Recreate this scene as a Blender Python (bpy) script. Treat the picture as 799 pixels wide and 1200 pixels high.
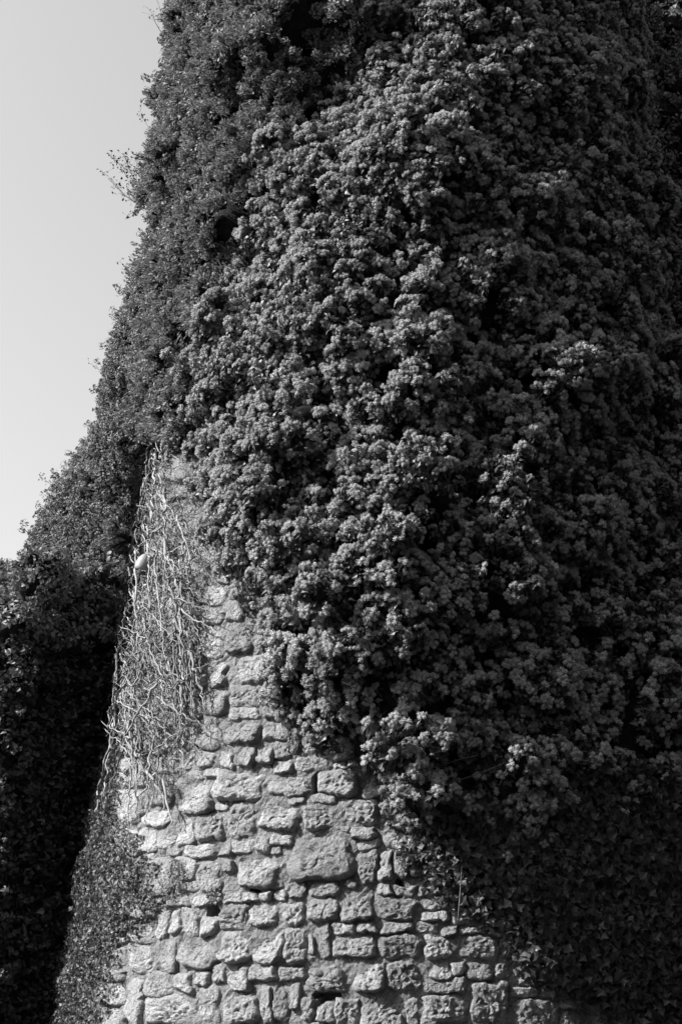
import bpy, bmesh, math, random
import numpy as np
from mathutils import Vector, Matrix, Quaternion, noise as mnoise
random.seed(7); rng = np.random.default_rng(7)
R_ = math.radians
sc = bpy.context.scene
for o in list(bpy.data.objects): bpy.data.objects.remove(o)
COL = sc.collection

# ------------------------------------------------------------------ camera, sky, sun, exposure
CAMZ, PITCH, F = 1.6, R_(20), 1648.0          # F: focal length in photo pixels (799 x 1200)
cam = bpy.data.cameras.new('camera'); co = bpy.data.objects.new('camera', cam); COL.objects.link(co)
co.location = (0, 0, CAMZ); co.rotation_euler = (R_(90) + PITCH, 0, 0)
cam.sensor_fit = 'VERTICAL'; cam.sensor_height = 36; cam.lens = 36 * F / 1200
cam.clip_end = 3000; cam.clip_start = 0.1
sc.camera = co
SUN_EL, SUN_AZ = R_(38), R_(76)
sdir = Vector((-math.sin(SUN_AZ) * math.cos(SUN_EL), -math.cos(SUN_AZ) * math.cos(SUN_EL), math.sin(SUN_EL)))
w = bpy.data.worlds.new('World'); sc.world = w; w.use_nodes = True
nt = w.node_tree; bg = nt.nodes['Background']
sky = nt.nodes.new('ShaderNodeTexSky'); sky.sky_type = 'NISHITA'; sky.sun_disc = False
sky.sun_elevation = SUN_EL; sky.sun_rotation = math.atan2(sdir.x, sdir.y) % (2 * math.pi)
sky.air_density = 1.6; sky.dust_density = 4.5; sky.ozone_density = 1.0
bw = nt.nodes.new('ShaderNodeRGBToBW')           # the photograph is black and white
nt.links.new(sky.outputs[0], bw.inputs[0]); nt.links.new(bw.outputs[0], bg.inputs[0])
bg.inputs[1].default_value = 0.15
sl = bpy.data.lights.new('sun', 'SUN'); sl.energy = 5.0; sl.angle = R_(0.5); sl.color = (1, 1, 1)
so = bpy.data.objects.new('sun', sl); COL.objects.link(so); so.rotation_euler = sdir.to_track_quat('Z', 'Y').to_euler()
sc.view_settings.view_transform = 'Standard'; sc.view_settings.look = 'None'
sc.view_settings.exposure = 0.95; sc.view_settings.gamma = 1.0
sc.render.engine = 'CYCLES'
sc.cycles.max_bounces = 4; sc.cycles.diffuse_bounces = 2

# ------------------------------------------------------------------ materials (greys: monochrome photograph)
def mat(name, lo, hi, scale=8.0, *a, **k):
    m = mat0(name, lo, hi, scale, *a, **k)
    if 'leaf' in name:                                  # light passes through leaves
        n = m.node_tree.nodes; l = m.node_tree.links; p = n['Principled BSDF']; t = n.new('ShaderNodeBsdfTranslucent'); mx = n.new('ShaderNodeMixShader')
        l.new(p.inputs['Base Color'].links[0].from_socket, t.inputs[0]); mx.inputs[0].default_value = .28
        l.new(p.outputs[0], mx.inputs[1]); l.new(t.outputs[0], mx.inputs[2]); l.new(mx.outputs[0], n['Material Output'].inputs[0])
    return m
def mat0(name, lo, hi, scale=8.0, rough=0.8, bump=0.0, bscale=60.0, bdist=0.01, spec=0.3, rnd=0.0, fine=None, chips=None):
    m = bpy.data.materials.new(name); m.use_nodes = True
    n = m.node_tree.nodes; l = m.node_tree.links; p = n['Principled BSDF']
    tc = n.new('ShaderNodeTexCoord'); nz = n.new('ShaderNodeTexNoise')
    nz.inputs['Scale'].default_value = scale; nz.inputs['Detail'].default_value = 6
    l.new(tc.outputs['Object'], nz.inputs['Vector'])
    mr = n.new('ShaderNodeMapRange'); mr.inputs[1].default_value = .3; mr.inputs[2].default_value = .7
    mr.inputs[3].default_value = lo; mr.inputs[4].default_value = hi
    l.new(nz.outputs['Fac'], mr.inputs[0]); out = mr.outputs[0]
    if fine:
        n2 = n.new('ShaderNodeTexNoise'); n2.inputs['Scale'].default_value = fine; n2.inputs['Detail'].default_value = 4
        n2.inputs['Roughness'].default_value = .7
        l.new(tc.outputs['Object'], n2.inputs['Vector'])
        m2 = n.new('ShaderNodeMapRange'); m2.inputs[1].default_value = .35; m2.inputs[2].default_value = .65
        m2.inputs[3].default_value = .72; m2.inputs[4].default_value = 1.2
        l.new(n2.outputs['Fac'], m2.inputs[0])
        mu = n.new('ShaderNodeMath'); mu.operation = 'MULTIPLY'; l.new(out, mu.inputs[0]); l.new(m2.outputs[0], mu.inputs[1]); out = mu.outputs[0]
    if rnd:
        oi = n.new('ShaderNodeObjectInfo'); m3 = n.new('ShaderNodeMapRange')
        m3.inputs[3].default_value = 1 - rnd; m3.inputs[4].default_value = 1 + rnd
        l.new(oi.outputs['Random'], m3.inputs[0])
        mu = n.new('ShaderNodeMath'); mu.operation = 'MULTIPLY'; l.new(out, mu.inputs[0]); l.new(m3.outputs[0], mu.inputs[1]); out = mu.outputs[0]
    l.new(out, p.inputs['Base Color'])
    p.inputs['Roughness'].default_value = rough; p.inputs['Specular IOR Level'].default_value = spec
    if bump:
        b = n.new('ShaderNodeBump'); b.inputs['Strength'].default_value = bump; b.inputs['Distance'].default_value = bdist
        n4 = n.new('ShaderNodeTexNoise'); n4.inputs['Scale'].default_value = bscale; n4.inputs['Detail'].default_value = 6
        n4.inputs['Roughness'].default_value = .65
        l.new(tc.outputs['Object'], n4.inputs['Vector']); h = n4.outputs['Fac']
        if chips:
            vo = n.new('ShaderNodeTexVoronoi'); vo.feature = 'SMOOTH_F1'; vo.inputs['Scale'].default_value = chips
            l.new(tc.outputs['Object'], vo.inputs['Vector'])
            n5 = n.new('ShaderNodeTexNoise'); n5.inputs['Scale'].default_value = 85; n5.inputs['Detail'].default_value = 3
            l.new(tc.outputs['Object'], n5.inputs['Vector'])
            m5 = n.new('ShaderNodeMath'); m5.operation = 'MULTIPLY_ADD'; l.new(vo.outputs['Distance'], m5.inputs[0]); m5.inputs[1].default_value = -.55; l.new(h, m5.inputs[2])
            m6 = n.new('ShaderNodeMath'); m6.operation = 'MULTIPLY_ADD'; l.new(n5.outputs['Fac'], m6.inputs[0]); m6.inputs[1].default_value = .35; l.new(m5.outputs[0], m6.inputs[2]); h = m6.outputs[0]
        l.new(h, b.inputs['Height']); l.new(b.outputs[0], p.inputs['Normal'])
    return m
M = dict(
    stone=mat('limestone', .17, .30, 5, .95, .85, 42, .03, .1, .24, 45, 42),
    rubble=mat('rubble_stone', .16, .28, 9, .95, 1, 45, .03, .1, .1, 60, 50),
    mortar=mat('lime_mortar', .14, .24, 9, 1, 1, 30, .04, .1, 0, 60, 30),
    leaf=mat('ivy_leaf', .045, .085, 30, .5, 0, 1, .1, .5, .30),
    leaf_small=mat('young_ivy_leaf', .14, .23, 30, .6, 0, 1, .1, .3, .30),
    flower=mat('ivy_flower', .26, .41, 90, .9, 0, 1, .1, .2, .22),
    seed=mat('ivy_bud', .12, .20, 90, .8, 0, 1, .1, .2, .2),
    stem=mat('dry_stem', .11, .30, 6, .85, .5, 120, .004, .2, .35),
    twig=mat('old_twig', .04, .20, 7, .9, .5, 120, .004, .2, 0),
    bark=mat('dark_bark', .05, .10, 25, .9, .5, 100, .004, .2, .2),
    inner_shade=mat('inner_shade', .012, .03, 12, 1, .8, 30, .04, .05, 0),  # near-black colour stands in for shade in the gaps between leaves
    lamp=mat('enamel_hood', .19, .30, 12, .55, .08, 60, .003, .4, 0),
    metal=mat('dark_metal', .05, .08, 20, .5, 0, 1, .1, .5, 0),
    ground=mat('ground_soil', .04, .09, 2, 1, .6, 20, .03, .1, 0),
)

# ------------------------------------------------------------------ small helpers
def mesh_obj(name, verts, faces, m, parent=None, smooth=False, loc=None):
    me = bpy.data.meshes.new(name); me.from_pydata([tuple(v) for v in verts], [], faces); me.update()
    if smooth: me.polygons.foreach_set('use_smooth', [True] * len(me.polygons))
    if m: me.materials.append(m)
    o = bpy.data.objects.new(name, me); COL.objects.link(o)
    if parent: o.parent = parent
    if loc is not None: o.location = loc
    return o
def thing(name, label, cat, loc, group=None):
    o = bpy.data.objects.new(name, None); COL.objects.link(o); o.location = loc
    o.empty_display_size = .2
    o['label'] = label; o['category'] = cat
    if group: o['group'] = group
    return o

# value noise, vectorised
_perm = rng.random((64, 64, 16))
def vn(x, y, z=0.0):
    x = np.asarray(x, float); y = np.asarray(y, float); z = np.zeros_like(x) + z
    xi = np.floor(x).astype(int); yi = np.floor(y).astype(int); zi = np.floor(z).astype(int)
    fx = x - xi; fy = y - yi; fz = z - zi
    fx = fx * fx * (3 - 2 * fx); fy = fy * fy * (3 - 2 * fy); fz = fz * fz * (3 - 2 * fz)
    r = 0
    for dx in (0, 1):
        for dy in (0, 1):
            for dz in (0, 1):
                r = r + _perm[(xi + dx) % 64, (yi + dy) % 64, (zi + dz) % 16] * np.where(dx, fx, 1 - fx) * np.where(dy, fy, 1 - fy) * np.where(dz, fz, 1 - fz)
    return r * 2 - 1

# ------------------------------------------------------------------ tower form: a battered round tower
AX, AY = 0.877, 17.0
TOP = 17.2
def RAD(z):
    return np.interp(z, [0, 1.6, 4.2, 6.7, 9.0, 17.3], [4.08, 3.92, 3.62, 3.34, 3.10, 2.90])
def P(th, z, t=0.0):
    r = RAD(z) + t
    return np.stack([AX + r * np.sin(th), AY - r * np.cos(th), np.asarray(z, float) + 0 * r], -1)
CP, SP = math.cos(PITCH), math.sin(PITCH)
def proj(p):
    x = p[..., 0]; y = p[..., 1]; z = p[..., 2] - CAMZ
    d = y * CP + z * SP; v = -y * SP + z * CP
    return 399.5 + F * x / d, 600 - F * v / d
def unproj(px, py, t=0.0):
    """point of the tower wall seen at a photo coordinate -> (theta, z)"""
    px = np.asarray(px, float); py = np.asarray(py, float)
    a = (px - 399.5) / F; b = (600 - py) / F
    dx = a; dy = CP - b * SP; dz = SP + b * CP
    z = CAMZ + 13.3 * dz / dy
    for _ in range(25):
        r = RAD(z) + t
        A = dx * dx + dy * dy; B = -2 * (dx * AX + dy * AY); Cc = AX * AX + AY * AY - r * r
        D = np.maximum(B * B - 4 * A * Cc, 0)
        s = (-B - np.sqrt(D)) / (2 * A)
        z = .5 * z + .5 * (CAMZ + s * dz)
    x = s * dx; y = s * dy
    return np.arctan2(x - AX, AY - y), z

def sdpoly(px, py, poly):
    """signed distance, positive inside"""
    px = np.asarray(px, float); py = np.asarray(py, float)
    d = np.full(px.shape, 1e9); ins = np.zeros(px.shape, bool)
    n = len(poly)
    for i in range(n):
        x0, y0 = poly[i]; x1, y1 = poly[(i + 1) % n]
        ex, ey = x1 - x0, y1 - y0
        t = np.clip(((px - x0) * ex + (py - y0) * ey) / (ex * ex + ey * ey), 0, 1)
        d = np.minimum(d, np.hypot(px - x0 - t * ex, py - y0 - t * ey))
        c = ((y0 > py) != (y1 > py))
        with np.errstate(divide='ignore', invalid='ignore'):
            xx = (x1 - x0) * (py - y0) / (y1 - y0 if y1 != y0 else 1e-9) + x0
        ins ^= c & (px < xx)
    return np.where(ins, d, -d)
def sm(x, a, b):
    t = np.clip((x - a) / (b - a), 0, 1); return t * t * (3 - 2 * t)

POLY_F = [(430, -900), (430, 60), (375, 135), (325, 195), (303, 250), (272, 370), (232, 435), (216, 500), (224, 560), (236, 610), (248, 650),
          (285, 695), (310, 760), (325, 820), (350, 845), (395, 872), (422, 905), (447, 945), (480, 975), (525, 965), (560, 985), (610, 1012), (650, 1000), (690, 950), (735, 965),
          (790, 925), (900, 960), (2500, 985), (2500, -900)]
POLY_B = [(-1500, -900), (430, -900), (430, 60), (375, 135), (325, 195), (303, 250), (272, 370), (232, 435), (226, 500), (216, 532),
          (195, 520), (178, 528), (166, 548), (160, 610), (150, 650), (120, 690), (-1500, 690)]
POLY_R = [(447, 945), (470, 985), (482, 1020), (512, 1050), (552, 1080), (590, 1105), (622, 1146), (682, 1180), (725, 1206),
          (740, 1260), (780, 1500), (2500, 1500), (2500, 900), (560, 900)]
POLY_L = [(150, 640), (141, 700), (146, 760), (138, 850), (146, 905), (143, 960), (168, 1006), (184, 1016), (196, 1052), (186, 1082), (158, 1096),
          (146, 1108), (136, 1140), (133, 1200), (125, 1500), (-1500, 1500), (-1500, 640)]
BUMPS_F = [(470, 50, 75, -.32), (440, 110, 40, -.15), (335, 200, 60, .16), (395, 180, 40, .12), (490, 470, 55, .20), (655, 458, 38, .50), (712, 432, 36, .46), (604, 552, 40, .50), (640, 250, 24, .46),
           (480, 310, 50, .16), (290, 640, 55, .12), (450, 615, 55, .22), (430, 760, 70, .22), (487, 945, 34, .55), (460, 850, 60, .18),
           (545, 905, 42, -.42), (700, 700, 90, -.15), (600, 790, 80, -.25), (560, 640, 50, -.15), (350, 700, 45, .05), (310, 420, 60, .08),
           (600, 300, 90, .12), (520, 150, 90, .1), (350, 570, 40, -.18), (400, 490, 28, -.2), (560, 520, 30, -.25), (745, 560, 80, -.2),
           (620, 960, 60, .12), (350, 780, 40, .18), (640, 800, 30, .2)]
BUMPS_B = [(172, 120, 55, -.20), (340, -50, 80, .5), (300, 45, 50, .40), (235, 110, 45, .20), (330, 110, 26, .12), (400, 40, 55, -.20), (385, 110, 35, -.15), (230, 240, 45, .18), (205, 440, 30, .18),
           (285, 215, 40, .10), (270, 320, 30, -.10), (250, 400, 30, -.14), (190, 330, 40, .10), (190, 500, 25, .08), (260, 60, 22, -.15), (165, 420, 22, -.12)]
def field(px, py, s, z):
    """kind (0 bare, 1 flowering, 2 leafy) and thickness of the ivy over the wall"""
    dF = sdpoly(px, py, POLY_F); dB = sdpoly(px, py, POLY_B)
    big = vn(s / .75, z / .6, .3); mid = vn(s / .36 + 9, z / .30, 2.2)
    tF = .32 + .52 * sm(dF, 0, 95) + .28 * big + .22 * mid
    for bx, by, r, a in BUMPS_F: tF = tF + a * np.exp(-((px - bx) ** 2 + (py - by) ** 2) / (r * r))
    tF = tF - .58 * sm(px, 455, 730) * sm(px, 380, 470)
    tF = np.maximum(tF, .14)
    tB = .34 + .25 * big + .20 * mid - .06 * sm(px, 215, 170) + .08 * np.sin(z * 4.3 + 3 * vn(z * .9, s * 0, 2.5)) * sm(px, 215, 170)
    for bx, by, r, a in BUMPS_B: tB = tB + a * np.exp(-((px - bx) ** 2 + (py - by) ** 2) / (r * r))
    tB = tB * sm(dB, -4, 26) 
    kind = np.where(dF > 0, 1, np.where(dB > 0, 2, 0))
    t = np.where(kind == 1, tF, np.where(kind == 2, np.maximum(tB, .07), 0))
    return kind, t

def solve_t(th, z):
    s = th * 3.4
    t = np.full(th.shape, .5)
    for _ in range(4):
        px, py = proj(P(th, z, t)); k, t = field(px, py, s, z)
        t = np.where(k == 0, .1, t)
    px, py = proj(P(th, z, t)); k, t = field(px, py, s, z)
    return k, t, px, py

# ------------------------------------------------------------------ ground
g = 2000
gr = mesh_obj('ground', [(-g, -g, 0), (g, -g, 0), (g, g, 0), (-g, g, 0)], [(0, 1, 2, 3)], M['ground']); gr['kind'] = 'structure'

# ------------------------------------------------------------------ the tower
tower = thing('stone_tower', 'round battered tower of pale rough rubble stone, mostly hidden under ivy', 'tower', (AX, AY, 0))
TL = np.array([AX, AY, 0.0])
HOLES = [(250, 1070, 7, 15), (323, 897, 6, 6), (384, 1168, 18, 5), (370, 920, 4, 10), (468, 1040, 6, 12), (265, 1118, 4, 10), (186, 1150, 5, 7), (299, 1044, 5, 5)]
def core_mesh():
    th = np.concatenate([np.radians(np.arange(-180, -85, 5.0)), np.radians(np.arange(-85, 35, .7)), np.radians(np.arange(35, 176, 5.0))])
    zz = np.concatenate([np.arange(0, 6.6, .045), np.arange(6.6, TOP, .3), [TOP]])
    T, Z = np.meshgrid(th, zz)
    px, py = proj(P(T, Z))
    d = -.010 + .028 * vn(T * 3.6 / .09, Z / .09, .5) + .018 * vn(T * 3.6 / .035, Z / .035, 3.5)
    for hx, hy, a, b in HOLES: d -= .15 * (np.abs((px - hx) / a) ** 2 + np.abs((py - hy) / b) ** 2 < 1.05 + .5 * vn(px / 5, py / 5, .5))
    V = P(T, Z, d) - TL
    n, m = T.shape
    faces = []
    for j in range(n - 1):
        for i in range(m):
            i2 = (i + 1) % m
            faces.append((j * m + i, j * m + i2, (j + 1) * m + i2, (j + 1) * m + i))
    V = V.reshape(-1, 3).tolist(); V.append((0, 0, TOP)); c = len(V) - 1
    for i in range(m): faces.append(((n - 1) * m + i, (n - 1) * m + (i + 1) % m, c))
    return mesh_obj('mortar_wall', V, faces, M['mortar'], tower)
core_mesh()

STONES = """203,916,251,957 252,901,318,942 260,843,306,873 300,874,321,897 277,873,300,900 254,881,277,901 232,879,254,900 216,882,232,902
222,903,239,912 240,901,267,912 230,950,264,987 265,947,302,981 302,940,354,975 205,962,230,992 186,971,205,997 165,970,187,1000 146,972,164,1002
195,992,215,1003 215,989,254,1005 255,984,271,1000 272,984,300,1000 300,982,317,996 160,1003,182,1014 165,1006,206,1048 234,1005,262,1044
260,1007,276,1021 272,998,328,1041 145,928,168,966 168,950,203,968 172,915,203,950 320,869,341,888 351,860,373,884 341,866,351,882 316,888,345,909
346,886,391,905 309,906,369,933 370,900,415,931 336,934,359,942 360,934,386,943 355,943,396,972 397,936,439,967 316,978,345,991 300,981,318,995
331,974,418,1028 420,995,444,1036 444,996,460,1036 460,993,480,1020 410,968,435,983 315,1029,334,1042 420,984,445,994 397,1041,440,1080 442,1051,481,1080 370,1038,401,1053
357,1054,396,1079 439,1036,459,1050 460,1036,480,1050 387,1080,416,1094 417,1080,442,1095 445,1080,482,1095 483,1082,514,1091 369,1083,387,1122
336,1096,360,1125 361,1092,368,1122 389,1096,441,1119 444,1096,488,1124 296,1088,334,1128 293,1060,328,1086 328,1054,356,1082 303,1044,316,1058 317,1042,339,1057
412,1123,452,1159 453,1126,488,1162 359,1134,410,1160 326,1131,358,1150 290,1130,325,1153 322,1152,341,1195 342,1163,352,1185 343,1166,370,1200 392,1167,418,1200
425,1164,474,1202 475,1168,489,1195 489,1175,518,1202 517,1083,537,1096 502,1052,522,1066 498,1066,522,1080 502,1096,530,1122 530,1098,577,1124 545,1126,573,1148
503,1125,530,1149 532,1126,544,1145 501,1147,548,1163 495,1164,548,1202 550,1148,597,1202 605,1155,624,1171 605,1171,656,1203 658,1186,684,1203
261,1061,293,1090 266,1043,284,1060 285,1044,302,1059 194,1051,227,1066 228,1046,250,1061 212,1063,232,1097 198,1078,212,1097 233,1072,256,1096 190,1067,198,1096
206,1098,258,1135 261,1095,296,1129 186,1110,205,1138 155,1107,184,1138 171,1141,202,1168 203,1140,227,1163 228,1134,248,1155 249,1130,266,1151 266,1133,295,1160
183,1166,229,1203 231,1153,260,1200 261,1161,303,1203 304,1160,320,1200 148,1140,170,1202 238,712,265,732 237,740,260,770 262,731,292,764 247,773,269,802 270,767,305,798
235,806,268,836 270,803,305,828 268,830,302,842 225,846,258,878 221,818,236,835 307,845,330,866 266,702,284,724 240,690,262,708""".split()
CELL = 1.5
GX0, GY0, GX1, GY1 = 90, 520, 780, 1300
occ = np.zeros((int((GY1 - GY0) / CELL) + 1, int((GX1 - GX0) / CELL) + 1), bool)
REG = [(175, 522), (215, 522), (245, 600), (270, 675), (300, 740), (335, 800), (400, 850), (460, 910), (500, 985), (560, 1050), (640, 1120), (730, 1170), (770, 1290), (100, 1290),
       (120, 1100), (130, 930), (150, 700), (165, 600)]
yy, xx = np.mgrid[0:occ.shape[0], 0:occ.shape[1]]
occ |= sdpoly(GX0 + xx * CELL, GY0 + yy * CELL, REG) < 0
for hx, hy, a, b in HOLES:
    occ |= (np.abs((GX0 + xx * CELL - hx) / a) < 1) & (np.abs((GY0 + yy * CELL - hy) / b) < 1)
boxes = []
def mark(b, g=1.0):
    occ[int((b[1] - GY0 + g) / CELL):int((b[3] - GY0 - g) / CELL) + 1, int((b[0] - GX0 + g) / CELL):int((b[2] - GX0 - g) / CELL) + 1] = True
for s_ in STONES:
    b = tuple(float(v) for v in s_.split(',')); boxes.append(b); mark(b)
def free(b):
    a = occ[int((b[1] - GY0) / CELL):int((b[3] - GY0) / CELL) + 1, int((b[0] - GX0) / CELL):int((b[2] - GX0) / CELL) + 1]
    return a.size and a.mean()
def grow(lim):
    """push every side of every stone out until it meets its neighbour"""
    for it in range(lim):
        for n_, b in enumerate(boxes):
            i0, j0 = int((b[0] - GX0 + .5) / CELL), int((b[1] - GY0 + .5) / CELL); i1, j1 = int((b[2] - GX0 - .5) / CELL), int((b[3] - GY0 - .5) / CELL)
            x0, y0, x1, y1 = b
            if i0 > 0 and occ[j0:j1 + 1, i0 - 1].mean() <= .1: i0 -= 1; x0 = GX0 + i0 * CELL; occ[j0:j1 + 1, i0] = True
            if i1 < occ.shape[1] - 1 and occ[j0:j1 + 1, i1 + 1].mean() <= .1: i1 += 1; x1 = GX0 + (i1 + 1) * CELL; occ[j0:j1 + 1, i1] = True
            if j0 > 0 and occ[j0 - 1, i0:i1 + 1].mean() <= .1: j0 -= 1; y0 = GY0 + j0 * CELL; occ[j0, i0:i1 + 1] = True
            if j1 < occ.shape[0] - 1 and occ[j1 + 1, i0:i1 + 1].mean() <= .1: j1 += 1; y1 = GY0 + (j1 + 1) * CELL; occ[j1, i0:i1 + 1] = True
            boxes[n_] = (x0, y0, x1, y1)
def fill(classes):
    for (bw_, bh_, tries, tol) in classes:
        for _ in range(tries):
            ww = bw_ * random.uniform(.8, 1.25); hh = bh_ * random.uniform(.8, 1.2)
            x = random.uniform(GX0, GX1 - ww); y = random.uniform(GY0, GY1 - hh)
            b = (x, y, x + ww, y + hh)
            if free(b) <= tol: boxes.append(b); mark(b, .5)
fill(((50, 32, 2500, .02), (40, 26, 3500, .03), (28, 19, 5000, .05)))
grow(3)
fill(((20, 12, 8000, .05), (13, 8, 9000, .06)))
grow(5)
fill(((8, 5, 9000, .08),))
grow(3)
boxes.sort(key=lambda b: -(b[2] - b[0]) * (b[3] - b[1]))

def stone_geo(b, rings, segs, seed):
    x0, y0, x1, y1 = b; x0 -= .9; x1 += .9; y0 -= .8; y1 += .8; W = x1 - x0; H = y1 - y0
    rd = random.Random(seed)
    j = .10
    q = [(x0 + rd.uniform(-.3, 1) * j * W, y0 + rd.uniform(-.3, 1) * j * H), (x1 - rd.uniform(-.3, 1) * j * W, y0 + rd.uniform(-.3, 1) * j * H),
         (x1 - rd.uniform(-.3, 1) * j * W, y1 - rd.uniform(-.3, 1) * j * H), (x0 + rd.uniform(-.3, 1) * j * W, y1 - rd.uniform(-.3, 1) * j * H)]
    pw = rd.uniform(4.5, 9); off = rd.uniform(0, 50)
    size = min(W, H) / 135.0
    prot = rd.uniform(.010, .045) + .055 * size
    tilt_u, tilt_v = rd.uniform(-.16, .16) * size * 1.2, rd.uniform(-.2, .10) * size * 1.2
    rho = [0.0] + [((k + 1) / rings) for k in range(rings)]
    pts = []; dep = []
    for k in range(1, rings + 1):
        r = (k / rings) ** .8
        for i in range(segs):
            a = 2 * math.pi * (i + .5 * (k % 2)) / segs
            c, s = math.cos(a), math.sin(a)
            m = (abs(c) ** pw + abs(s) ** pw) ** (-1 / pw)
            m *= 1 + .10 * mnoise.noise((c * 1.7 + off, s * 1.7, 3)) + .05 * mnoise.noise((c * 5 + off, s * 5, 9))
            u, v = c * m * r, s * m * r
            pts.append((u, v)); dep.append(r)
    pts.insert(0, (0, 0)); dep.insert(0, 0)
    pts = np.array(pts); dep = np.array(dep)
    U = (pts[:, 0] + 1) / 2; V = (pts[:, 1] + 1) / 2
    px = q[0][0] * (1 - U) * (1 - V) + q[1][0] * U * (1 - V) + q[2][0] * U * V + q[3][0] * (1 - U) * V
    py = q[0][1] * (1 - U) * (1 - V) + q[1][1] * U * (1 - V) + q[2][1] * U * V + q[3][1] * (1 - U) * V
    wx = np.array([2.6 * mnoise.noise((a_ / 17, b_ / 17, 1)) + 1.5 * mnoise.noise((a_ / 6, b_ / 6, 7)) for a_, b_ in zip(px, py)])
    wy = np.array([3.2 * mnoise.noise((a_ / 22, b_ / 22, 21)) + 1.5 * mnoise.noise((a_ / 6, b_ / 6, 17)) for a_, b_ in zip(px, py)])
    px = px + 1.6 * wx; py = py + 1.6 * wy
    th, z = unproj(px, py)
    t = prot * (1 - .30 * dep ** 3 - .70 * dep ** 14) + tilt_u * pts[:, 0] - tilt_v * pts[:, 1] - .05 * dep ** 8
    su, sv = th * 3.6, z
    amp = min(1.0, size * 3.2)
    for n_ in range(len(t)):
        e = (1 - dep[n_] ** 6)
        a_ = mnoise.turbulence((su[n_] * 8 + off, sv[n_] * 8, off), 4, True, amplitude_scale=.62, frequency_scale=2.3) - .75
        rg = mnoise.noise((su[n_] * 30 + off, sv[n_] * 30, off))
        cr = abs(mnoise.noise((su[n_] * 14 - off, sv[n_] * 14, off * 2)))
        t[n_] += e * amp * (.028 * a_ + .015 * rg - .022 * max(0, .12 - cr) / .12)
    # last ring goes into the joint
    t[-segs:] = -.05
    px_c = P(th, z, t)
    ctr = P(*[np.array(v) for v in unproj((x0 + x1) / 2, (y0 + y1) / 2)], -.02)
    faces = [(0, 1 + (i + 1) % segs, 1 + i) for i in range(segs)]
    for k in range(rings - 1):
        a0 = 1 + k * segs; b0 = a0 + segs
        for i in range(segs):
            i2 = (i + 1) % segs
            if (k + 1) % 2 == 1:
                faces += [(a0 + i, a0 + i2, b0 + i2), (a0 + i, b0 + i2, b0 + i)]
            else:
                faces += [(a0 + i, a0 + i2, b0 + i), (a0 + i2, b0 + i2, b0 + i)]
    return px_c - ctr, faces, ctr
rubV, rubF = [], []
for k, b in enumerate(boxes):
    big = (b[2] - b[0]) * (b[3] - b[1])
    if k < 300:
        rg, sg = (16, 52) if big > 900 else ((11, 36) if big > 350 else (8, 24))
        V, Fc, ctr = stone_geo(b, rg, sg, k)
        mesh_obj('stone', V, Fc, M['stone'], tower, True, ctr - TL)
    else:
        V, Fc, ctr = stone_geo(b, 4, 12, k)
        n0 = len(rubV); rubV += (V + ctr - TL).tolist(); rubF += [tuple(i + n0 for i in f) for f in Fc]
o = mesh_obj('small_stones', rubV, rubF, M['rubble'], tower, True); o['kind'] = 'stuff'
print('stones', len(boxes))

# ------------------------------------------------------------------ leaf, sprig and flower-head meshes
def leaf_geo(L, W, lobed=0.0, droop=.25):
    """pointed ivy leaf from the origin along +Y, folded on its midrib: 8 triangles"""
    h = W / 2
    v = [(0, 0, 0), (0, L * .45, -.04 * L), (0, L, -droop * L), (-h, L * .22, .10 * L), (-h * (.72 + .2 * lobed), L * (.55), .05 * L), (h, L * .22, .10 * L), (h * (.72 + .2 * lobed), L * .55, .05 * L)]
    if lobed: v[4] = (-h * .62, L * .52, .05 * L); v[6] = (h * .62, L * .52, .05 * L); v[3] = (-h * 1.25, L * .34, .08 * L); v[5] = (h * 1.25, L * .34, .08 * L)
    f = [(0, 1, 3), (3, 1, 4), (4, 1, 2), (0, 5, 1), (5, 6, 1), (6, 2, 1)]
    return v, f
def add_geo(V, Fc, v, f, mtx):
    n = len(V); V += [tuple(mtx @ Vector(p)) for p in v]; Fc += [tuple(i + n for i in t) for t in f]
def tube(V, Fc, pts, r0, r1, sides=5):
    n0 = len(V); n = len(pts); pts = [Vector(p) for p in pts]
    for i, p in enumerate(pts):
        d = (pts[min(i + 1, n - 1)] - pts[max(i - 1, 0)]).normalized()
        a = d.orthogonal().normalized() if abs(d.z) > .95 else d.cross(Vector((0, 0, 1))).normalized()
        b = d.cross(a); r = r0 + (r1 - r0) * i / (n - 1)
        for k in range(sides):
            t = 2 * math.pi * k / sides; V.append(tuple(p + (a * math.cos(t) + b * math.sin(t)) * r))
    for i in range(n - 1):
        for k in range(sides):
            k2 = (k + 1) % sides
            Fc.append((n0 + i * sides + k, n0 + i * sides + k2, n0 + (i + 1) * sides + k2, n0 + (i + 1) * sides + k))
def make_mesh(name, V, Fc, mats, idx=None, smooth=False):
    me = bpy.data.meshes.new(name); me.from_pydata(V, [], Fc); me.update()
    for m in mats: me.materials.append(m)
    if idx: me.polygons.foreach_set('material_index', idx)
    if smooth: me.polygons.foreach_set('use_smooth', [True] * len(Fc))
    return me
def ico(sub):
    bm = bmesh.new(); bmesh.ops.create_icosphere(bm, subdivisions=sub, radius=1)
    v = [tuple(x.co) for x in bm.verts]; f = [tuple(y.index for y in x.verts) for x in bm.faces]; bm.free(); return v, f
ICO2, ICO1 = ico(2), ico(1)
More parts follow.
